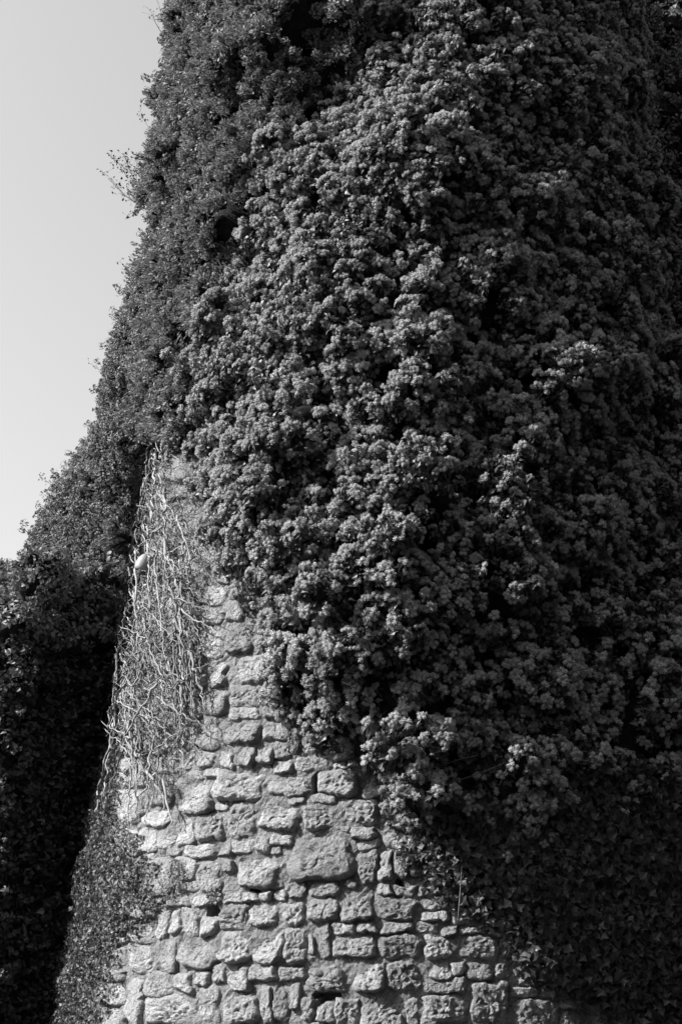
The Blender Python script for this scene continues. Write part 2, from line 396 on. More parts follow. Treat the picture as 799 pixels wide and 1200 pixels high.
def head_mesh(seed, m=None, br=.021, n=None, spread=.036):
    """a panicle of round ivy umbels on short stalks, axis +Z"""
    rd = random.Random(seed); V, Fc, idx = [], [], []
    n = n or rd.randint(3, 6)
    cs = [Vector((0, 0, .052))]
    tries = 0
    while len(cs) < n and tries < 300:
        tries += 1
        a = rd.uniform(0, 2 * math.pi); rr = rd.uniform(.6, 1.25) * spread
        c = Vector((rr * math.cos(a), rr * math.sin(a), .048 - 8 * rr * rr + rd.uniform(-.012, .006)))
        if all((c - d).length > br * 1.6 for d in cs): cs.append(c)
    for c in cs:
        r = br * rd.uniform(.8, 1.15); f0 = len(Fc)
        add_geo(V, Fc, [(x * r * .8, y * r * .8, z * r * .8) for x, y, z in ICO1[0]], ICO1[1], Matrix.Translation(c)); nb = 20
        for q in range(nb):                     # the separate florets of the round umbel
            zz = 1 - 2 * (q + .5) / nb; aa = q * 2.39996 + rd.uniform(-.3, .3); rr = math.sqrt(1 - zz * zz); R0 = r * rd.uniform(.85, 1.12); b = r * rd.uniform(.24, .36)
            cc = c + Vector((rr * math.cos(aa), rr * math.sin(aa), zz)) * R0
            add_geo(V, Fc, [(b, 0, 0), (0, b, 0), (-b, 0, 0), (0, -b, 0), (0, 0, b), (0, 0, -b)], [(0, 1, 4), (1, 2, 4), (2, 3, 4), (3, 0, 4), (1, 0, 5), (2, 1, 5), (3, 2, 5), (0, 3, 5)], Matrix.Translation(cc) @ Matrix.Rotation(rd.uniform(0, 3), 4, 'X') @ Matrix.Rotation(rd.uniform(0, 3), 4, 'Y'))
        idx += [0] * (len(Fc) - f0)
        f0 = len(Fc); tube(V, Fc, [(0, 0, 0), tuple(c * .5 + Vector((0, 0, -.004))), tuple(c)], .0022, .0016, 3); idx += [1] * (len(Fc) - f0)
    return make_mesh('flower_head', V, Fc, [m or M['flower'], M['bark']], idx)
def sprig_mesh(seed, n, L, W, m, length, droop, lobed=0):
    """a shoot along +Z with n leaves standing off it"""
    rd = random.Random(seed); V, Fc, idx = [], [], []
    for i in range(n):
        h = length * (i + .5) / n; a = i * 2.4 + rd.uniform(-.5, .5)
        l = L * rd.uniform(.7, 1.2)
        v, f = leaf_geo(l, W * l / L * rd.uniform(.85, 1.15), lobed)
        pitch = rd.uniform(-.9, .5) + droop
        mt = Matrix.Translation((0, 0, h)) @ Matrix.Rotation(a, 4, 'Z') @ Matrix.Translation((0, .012 + rd.uniform(0, .02), 0)) @ Matrix.Rotation(pitch, 4, 'X') @ Matrix.Rotation(rd.uniform(-.6, .6), 4, 'Y')
        add_geo(V, Fc, v, f, mt)
    idx = [0] * len(Fc); f0 = len(Fc)
    tube(V, Fc, [(0, 0, -.03), (rd.uniform(-.01, .01), rd.uniform(-.01, .01), length * .5), (0, 0, length)], .003, .0015, 3); idx += [1] * (len(Fc) - f0)
    return make_mesh('leafy_sprig', V, Fc, [m, M['bark']], idx)
HEADS = [head_mesh(10 + i) for i in range(8)]
BUDS = [head_mesh(60 + i, M['seed'], .011, 5, .022) for i in range(4)]
SPR_F = [sprig_mesh(100 + i, 8, .062, .040, M['leaf'], .085, -.5) for i in range(6)]
SPR_B = [sprig_mesh(200 + i, 15, .048, .026, M['leaf_small'], .10, -1.0) for i in range(6)]
SPR_M = [sprig_mesh(250 + i, 14, .043, .028, M['leaf_small'], .09, -.3) for i in range(6)]
SPR_C = [sprig_mesh(300 + i, 2, .055, .052, M['leaf_small'], .02, -.1, 1) for i in range(5)]
SPR_K = [sprig_mesh(400 + i, 2, .055, .052, M['leaf'], .02, -.1, 1) for i in range(5)]
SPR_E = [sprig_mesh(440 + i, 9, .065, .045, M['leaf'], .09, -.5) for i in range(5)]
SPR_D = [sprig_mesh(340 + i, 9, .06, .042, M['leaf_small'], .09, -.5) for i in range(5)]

def to_euler(dirs, spin):
    out = []
    for d, s in zip(dirs, spin):
        q = Vector(d).to_track_quat('Z', 'Y') @ Quaternion((0, 0, 1), s); out.append(tuple(q.to_euler()))
    return out
def scatter(name, parent, base, meshes, pos, dirs, scl, group_parts='leafy_sprig', nparts=0, order=None, spins=None):
    """the first nparts of the given order become parts of their own, the rest one 'stuff' part that instances the same meshes"""
    n = len(pos)
    if spins is None: spins = rng.uniform(0, 6.28, n)
    eul = to_euler(dirs, spins)
    nparts = max(nparts, len(meshes))
    order = list(range(n)) if order is None else list(order)
    src = {}
    for j, i in enumerate(order[:nparts]):
        k = j % len(meshes)
        o = bpy.data.objects.new(group_parts, meshes[k]); COL.objects.link(o); o.parent = parent
        o.location = Vector(pos[i]) - Vector(base); o.rotation_euler = eul[i]; o.scale = (scl[i],) * 3
        src.setdefault(k, o)
    rest = order[nparts:]
    if not rest: return
    me = bpy.data.meshes.new(name); me.vertices.add(len(rest))
    me.vertices.foreach_set('co', (np.array(pos)[rest] - np.array(base)).ravel())
    a = me.attributes.new('rot', 'FLOAT_VECTOR', 'POINT'); a.data.foreach_set('vector', np.array(eul)[rest].ravel())
    a = me.attributes.new('scl', 'FLOAT', 'POINT'); a.data.foreach_set('value', np.array(scl)[rest])
    a = me.attributes.new('pick', 'INT', 'POINT'); a.data.foreach_set('value', rng.integers(0, len(meshes), len(rest)).astype(np.int32))
    o = bpy.data.objects.new(name, me); COL.objects.link(o); o.parent = parent; o['kind'] = 'stuff'
    ng = bpy.data.node_groups.new(name, 'GeometryNodeTree')
    ng.interface.new_socket('Geometry', in_out='INPUT', socket_type='NodeSocketGeometry')
    ng.interface.new_socket('Geometry', in_out='OUTPUT', socket_type='NodeSocketGeometry')
    N, L = ng.nodes, ng.links
    gi = N.new('NodeGroupInput'); go = N.new('NodeGroupOutput')
    g2 = N.new('GeometryNodeGeometryToInstance')
    for k in src:
        oi = N.new('GeometryNodeObjectInfo'); oi.inputs['Object'].default_value = src[k]; oi.inputs['As Instance'].default_value = False
        gti = N.new('GeometryNodeGeometryToInstance') if len(src) > 1 else g2
        L.new(oi.outputs['Geometry'], gti.inputs[0])
        if len(src) > 1:
            if k == 0: jn = N.new('GeometryNodeJoinGeometry')
            L.new(gti.outputs[0], jn.inputs[0])
    inst = N.new('GeometryNodeInstanceOnPoints'); inst.inputs['Pick Instance'].default_value = True
    L.new(gi.outputs[0], inst.inputs['Points']); L.new((jn if len(src) > 1 else g2).outputs[0], inst.inputs['Instance'])
    for nm, ty, sk in (('rot', 'FLOAT_VECTOR', 'Rotation'), ('scl', 'FLOAT', 'Scale'), ('pick', 'INT', 'Instance Index')):
        na = N.new('GeometryNodeInputNamedAttribute'); na.data_type = ty; na.inputs['Name'].default_value = nm
        L.new(na.outputs['Attribute'], inst.inputs[sk])
    L.new(inst.outputs[0], go.inputs[0])
    md = o.modifiers.new('leaves', 'NODES'); md.node_group = ng
    return o

def shell_sample(C, Rr, Nn, per_area, bias_up=.35, jit=.5, minface=-.15, inside=.8):
    """points on clump spheres facing out; C centres, Rr radii, Nn outward normals of the surface carrying them"""
    pos, dr, scl = [], [], []
    grid = {}
    cs = .5
    for i, c in enumerate(C): grid.setdefault((int(c[0] // cs), int(c[1] // cs), int(c[2] // cs)), []).append(i)
    for i, (c, r, nn) in enumerate(zip(C, Rr, Nn)):
        n = max(3, int(per_area * 4 * math.pi * r * r))
        v = rng.normal(size=(n, 3)); v /= np.linalg.norm(v, axis=1)[:, None]
        v = v[(v @ nn) > minface]
        p = c + v * r * rng.uniform(.82, 1.08, len(v))[:, None]
        key = (int(c[0] // cs), int(c[1] // cs), int(c[2] // cs)); near = []
        for dx in (-1, 0, 1):
            for dy in (-1, 0, 1):
                for dz in (-1, 0, 1): near += grid.get((key[0] + dx, key[1] + dy, key[2] + dz), [])
        near = [j for j in near if j != i]
        if near:
            q = np.array([C[j] for j in near]); qr = np.array([Rr[j] for j in near])
            dd = np.linalg.norm(p[:, None, :] - q[None], axis=2)
            keep = ~((dd < qr[None] * inside).any(1)); p, v = p[keep], v[keep]
        d = v + nn * .5 + np.array([0, 0, bias_up]) + rng.normal(size=v.shape) * jit * .5
        d /= np.linalg.norm(d, axis=1)[:, None]
        pos += p.tolist(); dr += d.tolist()
    pos, dr = np.array(pos), np.array(dr); st_ = rng.random(len(pos)) < .06
    pos[st_] += dr[st_] * rng.uniform(.04, .20, (st_.sum(), 1))
    return pos, dr

def inner_shade(name, parent, base, C, Rr, k=.74):  # dark balls behind the leaves, shade of the ivy's inside put into their colour
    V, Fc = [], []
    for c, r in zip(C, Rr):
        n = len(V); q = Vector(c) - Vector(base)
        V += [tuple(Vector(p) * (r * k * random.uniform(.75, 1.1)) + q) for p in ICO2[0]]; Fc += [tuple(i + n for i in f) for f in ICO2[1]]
    o = mesh_obj(name, V, Fc, M['inner_shade'], parent); o['kind'] = 'stuff'
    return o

# ------------------------------------------------------------------ ivy clumps on the tower
def clumps(sp_s, sp_z, z0, z1, th0, th1, want, rlo, rhi):
    s = np.arange(th0 * 3.4, th1 * 3.4, sp_s); z = np.arange(z0, z1, sp_z)
    S, Z = np.meshgrid(s, z); S = S + (np.arange(len(z)) % 2)[:, None] * sp_s * .5
    S = S + rng.uniform(-.42, .42, S.shape) * sp_s; Z = Z + rng.uniform(-.42, .42, Z.shape) * sp_z
    S = S.ravel(); Z = Z.ravel(); th = S / 3.4
    k, t, px, py = solve_t(th, Z)
    ok = (k == want) & (Z < z1)
    th, Z, t, px, py = th[ok], Z[ok], t[ok], px[ok], py[ok]
    r = rng.uniform(rlo, rhi, len(th))
    r = np.minimum(r, np.maximum(t * .8, .05))
    # a few shoots stand proud of the mass, a few lie back in it
    t2 = t - r * .8 + rng.normal(size=len(t)) * .05
    t2 = t2 + .16 * vn(th * 3.4 / .17 + 30, Z / .17, 7.7)
    C = P(th, Z, t2); N = np.stack([np.sin(th), -np.cos(th), np.zeros_like(th)], -1)
    return C, r, N, px, py
def shell_mesh(name, parent, base, want, inset):  # dark backing surface under the leaves, coloured as deep shade
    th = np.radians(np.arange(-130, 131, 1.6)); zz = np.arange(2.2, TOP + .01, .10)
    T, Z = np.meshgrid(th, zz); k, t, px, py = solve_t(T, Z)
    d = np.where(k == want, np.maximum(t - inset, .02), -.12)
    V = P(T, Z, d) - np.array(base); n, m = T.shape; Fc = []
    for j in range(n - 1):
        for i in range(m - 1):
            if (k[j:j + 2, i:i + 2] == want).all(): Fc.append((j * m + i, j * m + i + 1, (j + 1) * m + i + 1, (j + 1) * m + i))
    o = mesh_obj(name, V.reshape(-1, 3), Fc, M['inner_shade'], parent, True); o['kind'] = 'stuff'

# flowering ivy on the right
FB = (AX, AY - 3.9, 0.0)
flow = thing('flowering_ivy', 'huge bushy ivy covered with pale round flower heads, over the right side of the tower', 'ivy', FB)
C, r, N, px, py = clumps(.25, .225, 2.0, TOP, R_(-75), R_(118), 1, .09, .21)
fade = np.exp(-np.maximum(0, (px - 1000) / 200.))
pos, dr = shell_sample(C, r, N, 150, .55, .5, -.05)
pos2, dr2 = pos, dr
ppx, ppy = proj(pos)
side = (pos - np.array([AX, AY, 0]))[:, :2]; facing = -(side[:, 1]) / np.linalg.norm(side, axis=1)
vis = (ppx > 0) & (ppx < 799) & (ppy > 0) & (ppy < 1200) & (facing > 0)
cl_ = vn(pos[:, 0] / .5, pos[:, 2] / .5, 4.4)
hm = rng.random(len(pos)) < np.where(dr[:, 2] > .10, .68, .27) * (1 + .35 * cl_)
hpos, hdr, hvis = pos[hm], dr[hm], vis[hm]
hpos = hpos + hdr * .035
hs = rng.uniform(.75, 1.2, len(hpos)) * (1 + .22 * vn(hpos[:, 0] / .6, hpos[:, 2] / .6, 6.1))
dist = np.linalg.norm(hpos - np.array([0, 0, CAMZ]), axis=1) / hs + np.where(hvis, 0, 100)
# keep the parts spread over the lit, near side
order = np.argsort(dist)
scatter('flower_heads', flow, FB, HEADS, hpos, hdr, hs, 'flower_head', 300, order)
d3 = dr + np.array([0, 0, -.35]); d3 /= np.linalg.norm(d3, axis=1)[:, None]
scatter('foliage', flow, FB, SPR_F, pos - dr * .04, dr, rng.uniform(.8, 1.35, len(pos)), 'leafy_sprig', 60, np.argsort(np.linalg.norm(pos - np.array([0, 0, CAMZ]), axis=1) + np.where(vis, 0, 100)))
inner_shade('inner_shade_clumps', flow, FB, C, r, .70)
shell_mesh('inner_shade_shell', flow, FB, 1, .26)
print('flowering', len(C), len(pos), len(hpos))

# leafy ivy upper left
BB = (AX - 2.6, AY - 2.2, 0.0)
leafy = thing('climbing_ivy', 'dense small-leaved ivy hanging down the upper left side of the tower', 'ivy', BB)
C, r, N, px, py = clumps(.21, .22, 4.0, TOP, R_(-125), R_(20), 2, .08, .17)
pos, dr = shell_sample(C, r, N, 190, -.15, .6, -.1)
vis = np.ones(len(pos), bool)
scatter('foliage', leafy, BB, SPR_B, pos - dr * .03, dr, rng.uniform(.7, 1.5, len(pos)), 'leafy_sprig', 60, np.argsort(pos[:, 2]))
bm_ = rng.random(len(pos)) < .10
scatter('flower_buds', leafy, BB, BUDS, (pos + dr * .03)[bm_], dr[bm_], rng.uniform(.7, 1.1, bm_.sum()), 'bud_cluster', 8)
inner_shade('inner_shade_clumps', leafy, BB, C, r, .72)
shell_mesh('inner_shade_shell', leafy, BB, 2, .22)
print('leafy', len(C), len(pos))

# creeping ivy hugging the wall: right foot (in shade) and left edge
def creeper(name, label, poly, th0, th1, z0, z1, dens, extra_sd, parts, meshes, base, tmax, smin=.7, smax=1.2):
    th = rng.uniform(th0, th1, int((th1 - th0) * 3.6 * (z1 - z0) * dens)); z = rng.uniform(z0, z1, len(th))
    px, py = proj(P(th, z, .05)); sd = sdpoly(px, py, poly) + 13 * vn(th * 3.6 / .16, z / .16, .7) + 4 * vn(th * 3.6 / .04, z / .04, .7)
    keep = (sd > 0) & (rng.random(len(th)) < .35 + .65 * sm(sd, 0, 22)); th, z, sd = th[keep], z[keep], sd[keep]
    t = rng.uniform(.03, 1, len(th)) * tmax * sm(sd, -4, 40) + .045 + .05 * sm(sd, 0, 30) * (vn(th * 3.6 / .3, z / .25) + .5)
    p = P(th, z, t)
    nn = np.stack([np.sin(th), -np.cos(th), np.zeros_like(th)], -1)
    d = nn + rng.normal(size=nn.shape) * .38 + np.array([0, 0, -.1]); d /= np.linalg.norm(d, axis=1)[:, None]
    root = thing(name, label, 'ivy', base)
    o = scatter('foliage', root, base, meshes, p, d, rng.uniform(smin, smax, len(p)), 'leafy_sprig', parts, np.argsort(-sd))
    return root
cr = creeper('creeping_ivy', 'dark ivy leaves creeping flat over the shaded lower right wall', POLY_R, R_(-8), R_(100), .0, 4.2, 1300, 0, 12, SPR_K, (AX + 1.6, AY - 3.7, 0), .16, 1.0, 1.7)
cl = creeper('creeping_ivy', 'dim creeping ivy along the lower left edge of the stonework', POLY_L, R_(-125), R_(-25), .0, 5.6, 950, 0, 12, SPR_K, (AX - 3.4, AY - 2.0, 0), .12, .55, .95)

# small tufts rooted in the stonework
def tuft(px, py, rpx, n, label, name='ivy_tuft', mesh=SPR_C, t=.07):
    a = rng.uniform(0, 6.28, n); q = np.sqrt(rng.random(n)) * rpx
    th, z = unproj(px + q * np.cos(a) * .8, py + q * np.sin(a) * 1.2)
    p = P(th, z, .03 + t * rng.random(n)); nn = np.stack([np.sin(th), -np.cos(th), np.zeros_like(th)], -1)
    d = nn + rng.normal(size=nn.shape) * .5; d /= np.linalg.norm(d, axis=1)[:, None]
    b = p.mean(0); root = thing(name, label, 'plant', b, 'small plants rooted in the stonework')
    scatter('foliage', root, b, mesh, p, d, rng.uniform(.35, .65, n), 'leaf_pair')
    return root
tuft(212, 1024, 13, 120, 'small dark tuft of ivy between two large pale stones')
tuft(205, 1046, 8, 40, 'tiny leaf patch under the large pale stone at left')
tuft(255, 1050, 8, 50, 'little tuft above the dark gap in the stonework')
tuft(476, 1005, 14, 60, 'thin creeper patch on stones beside the dark ivy')
tuft(345, 868, 10, 40, 'sparse leaves on stones right below the flowering ivy')

# ------------------------------------------------------------------ the tangle of bare stems
SB = (AX - 2.6, AY - 2.9, 0.0)
tang = thing('bare_ivy_stems', 'pale tangle of dry leafless ivy stems hanging down the tower above the stonework', 'dead ivy', SB)
POLY_S = [(182, 535), (196, 520), (214, 550), (232, 600), (246, 640), (246, 670), (240, 700), (235, 760), (232, 810), (222, 850), (214, 900), (204, 940), (190, 920), (172, 900),
          (160, 880), (146, 850), (140, 800), (142, 740), (148, 690), (158, 640), (168, 580)]
def stem_path(x, y, length, heading, wig, step, tb):
    pts = []; n = max(4, int(length / step)); ph = random.uniform(0, 100); a = heading; t = tb
    for i in range(n + 1):
        th, z = unproj(x, y); t = tb + .035 * mnoise.noise((i * .35, ph, 5))
        pts.append(P(np.array(th), np.array(z), max(t, .012)) - np.array(SB))
        a2 = a + wig * (mnoise.noise((i * .85 + ph, 1, 2)) * 2.3)
        x += step * math.cos(a2); y += step * math.sin(a2)
    return pts
stuffV, stuffF = [], []; nst = 0
def in_s(x, y): return float(sdpoly(np.array([x]), np.array([y]), POLY_S)[0])
NLONG = 90
cnt = 0
while cnt < NLONG:
    x = random.uniform(145, 240); y = random.uniform(525, 880)
    if in_s(x, y) < 1: continue
    L_ = random.uniform(60, 190) * (1 if y < 750 else .6)
    head = math.pi / 2 + (.16 if x < 175 else .0) + random.uniform(-.16, .12)
    head = math.pi / 2 + random.gauss(.04, .24)
    V, Fc = [], []
    tube(V, Fc, stem_path(x, y, L_, head, random.uniform(.35, 1.0), 4.5, random.uniform(.07, .21)), random.uniform(.009, .020), .005, 5)
    mesh_obj('stem', V, Fc, M['stem'], tang, True); cnt += 1
for k, pts in enumerate([[(226, 690), (224, 720), (226, 745), (220, 770), (222, 800), (219, 845)], [(218, 745), (217, 780), (219, 810), (217, 850)],
                         [(180, 570), (178, 545), (186, 526), (198, 540), (203, 580), (206, 600)], [(230, 637), (226, 655), (223, 680), (226, 700)],
                         [(193, 645), (205, 652), (218, 648), (230, 640)], [(187, 905), (195, 920), (205, 935), (207, 950)], [(205, 915), (209, 945), (216, 965)],
                         [(168, 850), (160, 880), (150, 910), (142, 930)], [(150, 850), (143, 880), (134, 915), (128, 950)]]):
    q = []
    for i in range(len(pts) - 1):
        for u in np.linspace(0, 1, 6)[:-1 if i < len(pts) - 2 else None]:
            x = pts[i][0] * (1 - u) + pts[i + 1][0] * u + 1.2 * math.sin(i * 7 + u * 5 + k); y = pts[i][1] * (1 - u) + pts[i + 1][1] * u
            th, z = unproj(x, y); q.append(P(np.array(th), np.array(z), .15 + .01 * math.sin(u * 6)) - np.array(SB))
    V, Fc = [], []; tube(V, Fc, q, (.016, .012)[k in (1, 4)] * (.6 if k == 4 else 1), .008, 6); mesh_obj('stem', V, Fc, M['stem'], tang, True); cnt += 1
while cnt < 299:
    x = random.uniform(140, 245); y = random.uniform(525, 930)
    if in_s(x, y) < 0: continue
    V, Fc = [], []
    tube(V, Fc, stem_path(x, y, random.uniform(24, 85), random.choice((1, -1)) * math.pi / 2 + random.uniform(-1.1, 1.1), 1.2, 3.4, random.uniform(.07, .22)), random.uniform(.006, .013), .003, 4)
    mesh_obj('stem', V, Fc, M['stem'], tang, True); cnt += 1
for _ in range(1700):
    x = random.uniform(135, 250); y = random.uniform(520, 945)
    s_ = in_s(x, y) 
    if s_ < -3 or (y > 860 and random.random() < .5): continue
    tube(stuffV, stuffF, stem_path(x, y, random.uniform(10, 34), math.pi / 2 + random.gauss(0, .8), 2.0, 2.8, random.uniform(.02, .22)), random.uniform(.0035, .007), .002, 3)
o = mesh_obj('fine_twigs', stuffV, stuffF, M['twig'], tang, True); o['kind'] = 'stuff'

# ------------------------------------------------------------------ the domed lamp hood among the stems
th, z = unproj(167, 660, .22); lp = P(np.array(th), np.array(z), .20)
lamp = thing('wall_lamp', 'smooth pale dome-shaped lamp hood caught among the bare stems', 'lamp', lp)
def lathe(name, prof, m, parent, rot, loc=(0, 0, 0), seg=28):
    V, Fc = [], []
    for r_, h_ in prof:
        for i in range(seg): a = 2 * math.pi * i / seg; V.append((r_ * math.cos(a), r_ * math.sin(a), h_))
    for j in range(len(prof) - 1):
        for i in range(seg): Fc.append((j * seg + i, j * seg + (i + 1) % seg, (j + 1) * seg + (i + 1) % seg, (j + 1) * seg + i))
    Fc.append(tuple(range(seg))[::-1]); Fc.append(tuple((len(prof) - 1) * seg + i for i in range(seg)))
    o = mesh_obj(name, V, Fc, m, parent, True, loc); o.rotation_euler = rot; return o
dome = [(.086, -.075), (.094, -.07), (.097, -.04), (.093, -.005), (.082, .035), (.062, .072), (.040, .098), (.018, .112), (.003, .115)]
lrot = (R_(14), R_(14), 0)
lathe('hood', dome, M['lamp'], lamp, lrot)
lathe('socket', [(.03, -.135), (.045, -.13), (.05, -.10), (.05, -.09)], M['metal'], lamp, lrot)
V, Fc = [], []; tube(V, Fc, [(0, 0, .08), (.04, .05, .12), (.09, .15, .10), (.12, .26, .06)], .010, .010, 8)
mesh_obj('bracket', V, Fc, M['metal'], lamp, True)
V, Fc = [], []; tube(V, Fc, [(.02, .0, -.12), (.05, .02, -.2), (.10, .10, -.24), (.14, .2, -.16), (.13, .26, .05)], .006, .006, 6)
mesh_obj('cable', V, Fc, M['metal'], lamp, True)

# ------------------------------------------------------------------ the ivy-covered wall at the left and the sloping wall stub above it
def prism(name, foot, tops, m, parent):
    n = len(foot); V = [(x, y, 0) for x, y in foot] + [(x, y, t) for (x, y), t in zip(foot, tops)]
    Fc = [tuple(range(n))[::-1], tuple(range(n, 2 * n))] + [(i, (i + 1) % n, n + (i + 1) % n, n + i) for i in range(n)]
    return mesh_obj(name, V, Fc, m, parent)
lw = thing('garden_wall', 'lower wall left of the tower, buried under ivy', 'wall', (0, 0, 0))
prism('wall_block', [(-2.55, 17.7), (-2.75, 17.35), (-3.95, 15.95), (-9, 15.95), (-9, 19.5), (-2.55, 19.5)], [5.85] * 6, M['mortar'], lw)
HB = (-3.9, 15.6, 0.0)
wi = thing('wall_ivy', 'deeply shaded ivy covering the lower wall at far left, its top leaves given a paler sunlit colour', 'ivy', HB)
C, r, N = [], [], []
nrm = np.array([math.sin(R_(55)), -math.cos(R_(55)), 0]); a0 = np.array([-2.6, 17.45]); a1 = np.array([-3.9, 15.95]); LW = float(np.linalg.norm(a1 - a0))
dirw = (a1 - a0) / LW; nrm = np.array([-dirw[1], dirw[0], 0]); nrm = nrm if nrm[0] > 0 else -nrm
for s in np.arange(0, LW + .1, .22):
    for z in np.arange(.1, 6.8, .22):
        q = a0 + dirw * (s + random.uniform(-.08, .08))
        rr = random.uniform(.12, .22); t = .08 + (.10 + .22 * min(1, max(0, (z - 3.6) / 1.8))) * float(vn(s / .45, z / .45, 5.5)) + .22 * min(1, max(0, (z - 4.3) / 1.6))
        C.append([q[0] + nrm[0] * t, q[1] + nrm[1] * t, z + random.uniform(-.08, .08)]); r.append(rr); N.append(nrm)
for s in np.arange(-.2, LW + .3, .17):            # the shaggy top
    for k in np.arange(-.35, 2.9, .22):
        q = a0 + dirw * s - nrm[:2] * k
        C.append([q[0] + random.uniform(-.06, .06), q[1], 6.0 + .35 * float(vn(s / .5 + 3, 1.5, 3.3)) * (k < .3) + .68 * min(max(k, -.1), 1.75) + .22 * float(vn(s / .5, k / .5, 9.5)) + random.uniform(-.05, .05)]); r.append(random.uniform(.12, .24)); N.append(np.array([nrm[0] * .3, nrm[1] * .3, .9]))
for x in np.arange(-8.8, -3.8, .26):              # its front return, mostly outside the picture
    for z in np.arange(.2, 6.3, .26):
        C.append([x, 15.92 + random.uniform(-.1, .1), z]); r.append(random.uniform(.15, .25)); N.append(np.array([0, -1., 0]))
C = np.array(C); r = np.array(r); N = np.array(N)
pos, dr = shell_sample(C, r, N, 105, .1, .5, -.1)
up_ = pos[:, 2] > 5.8  # darker leaf colour paints shade on the face, paler one paints sun on top
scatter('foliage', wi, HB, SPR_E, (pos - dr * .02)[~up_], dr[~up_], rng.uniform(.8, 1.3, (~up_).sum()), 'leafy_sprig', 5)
scatter('sun_tone_foliage', wi, HB, SPR_D, (pos - dr * .02)[up_], dr[up_], rng.uniform(.8, 1.3, up_.sum()), 'leafy_sprig', 30, np.argsort(np.abs(pos[up_][:, 2] - 6.6)))
hm = rng.random(len(pos)) < .10
scatter('flower_buds', wi, HB, BUDS, (pos + dr * .05)[hm], dr[hm], rng.uniform(.9, 1.3, hm.sum()), 'bud_cluster', 8)
inner_shade('inner_shade_clumps', wi, HB, C, r, .8)
print('wall ivy', len(C), len(pos))

MB_ = (-3.4, 17.6, 6.75)
sw = thing('wall_stub', 'broken sloping stub of wall against the tower, hidden by ivy', 'wall', (0, 0, 0))
def pt(px, py, Y):
    a = (px - 399.5) / F; b = (600 - py) / F; s = Y / (CP - b * SP)
    return np.array([a * s, Y, CAMZ + (SP + b * CP) * s])
prof = [pt(40, 668, 17.9), pt(75, 600, 17.9), pt(110, 540, 17.9), pt(135, 480, 17.9), pt(160, 410, 17.9), pt(178, 360, 17.9), pt(240, 360, 17.9), pt(240, 700, 17.9), pt(40, 700, 17.9)]
V = [(p[0], 17.75 + .75 * min(1, max(0, (-1.9 - p[0]) / 2.2)), p[2]) for p in prof] + [(p[0], 19.4, p[2]) for p in prof]; n = len(prof)
mesh_obj('wall_block', V, [tuple(range(n)), tuple(range(n, 2 * n))[::-1]] + [(i, n + i, n + (i + 1) % n, (i + 1) % n) for i in range(n)], M['mortar'], sw)
mi = thing('mound_ivy', 'rounded bulging ivy sloping down from the tower towards the skyline at left', 'ivy', MB_)
POLY_M = [(26, 664), (40, 622), (62, 590), (62, 572), (88, 540), (108, 512), (120, 490), (116, 470), (126, 430), (138, 390), (150, 345), (172, 300), (230, 300), (230, 560), (175, 560), (168, 600), (160, 660), (145, 700), (30, 700)]
C, r, N = [], [], []
BIG = [(48, 640, 27), (60, 582, 20), (88, 590, 30), (92, 528, 18), (128, 560, 26), (110, 630, 34), (140, 500, 26), (142, 610, 22), (140, 440, 20), (70, 660, 26), (125, 665, 24), (155, 380, 18), (100, 540, 18)]
for px in np.arange(20, 200, 9.0):
    for py in np.arange(300, 700, 9.5):
        x = px + random.uniform(-4, 4); y = py + random.uniform(-4, 4)
        sd = float(sdpoly(np.array([x]), np.array([y]), POLY_M)[0])
        if sd < 4: continue
        h = max([0] + [math.sqrt(max(0, 1 - ((x - bx) ** 2 + (y - by) ** 2) / (br_ * br_))) * br_ / 125. for bx, by, br_ in BIG])
        rr = random.uniform(.09, .24)
        Y = 17.55 - .9 * h - .003 * max(0, 60 - sd) * -1 * 0 + .25 * (1 - min(1, sd / 30)) + random.uniform(-.05, .05)
        Y += -.45 + 1.1 * min(1, max(0, (150 - x) / 130.)) - .05 * h
        C.append(pt(x, y, Y)); r.append(min(rr, .06 + sd / 130.)); nn = np.array([-.35, -1, .25]); N.append(nn / np.linalg.norm(nn))
C = np.array(C); r = np.array(r); N = np.array(N)
pos, dr = shell_sample(C, r, N, 165, .25, .6, -.5)
scatter('foliage', mi, MB_, SPR_M, pos - dr * .03, dr, rng.uniform(.7, 1.2, len(pos)), 'leafy_sprig', 40, np.argsort(pos[:, 1]))
hm = rng.random(len(pos)) < .22
scatter('flower_buds', mi, MB_, BUDS, (pos + dr * .04)[hm], dr[hm], rng.uniform(.8, 1.2, hm.sum()), 'bud_cluster', 20)
inner_shade('inner_shade_clumps', mi, MB_, C, r, .78)
print('mound', len(C), len(pos))

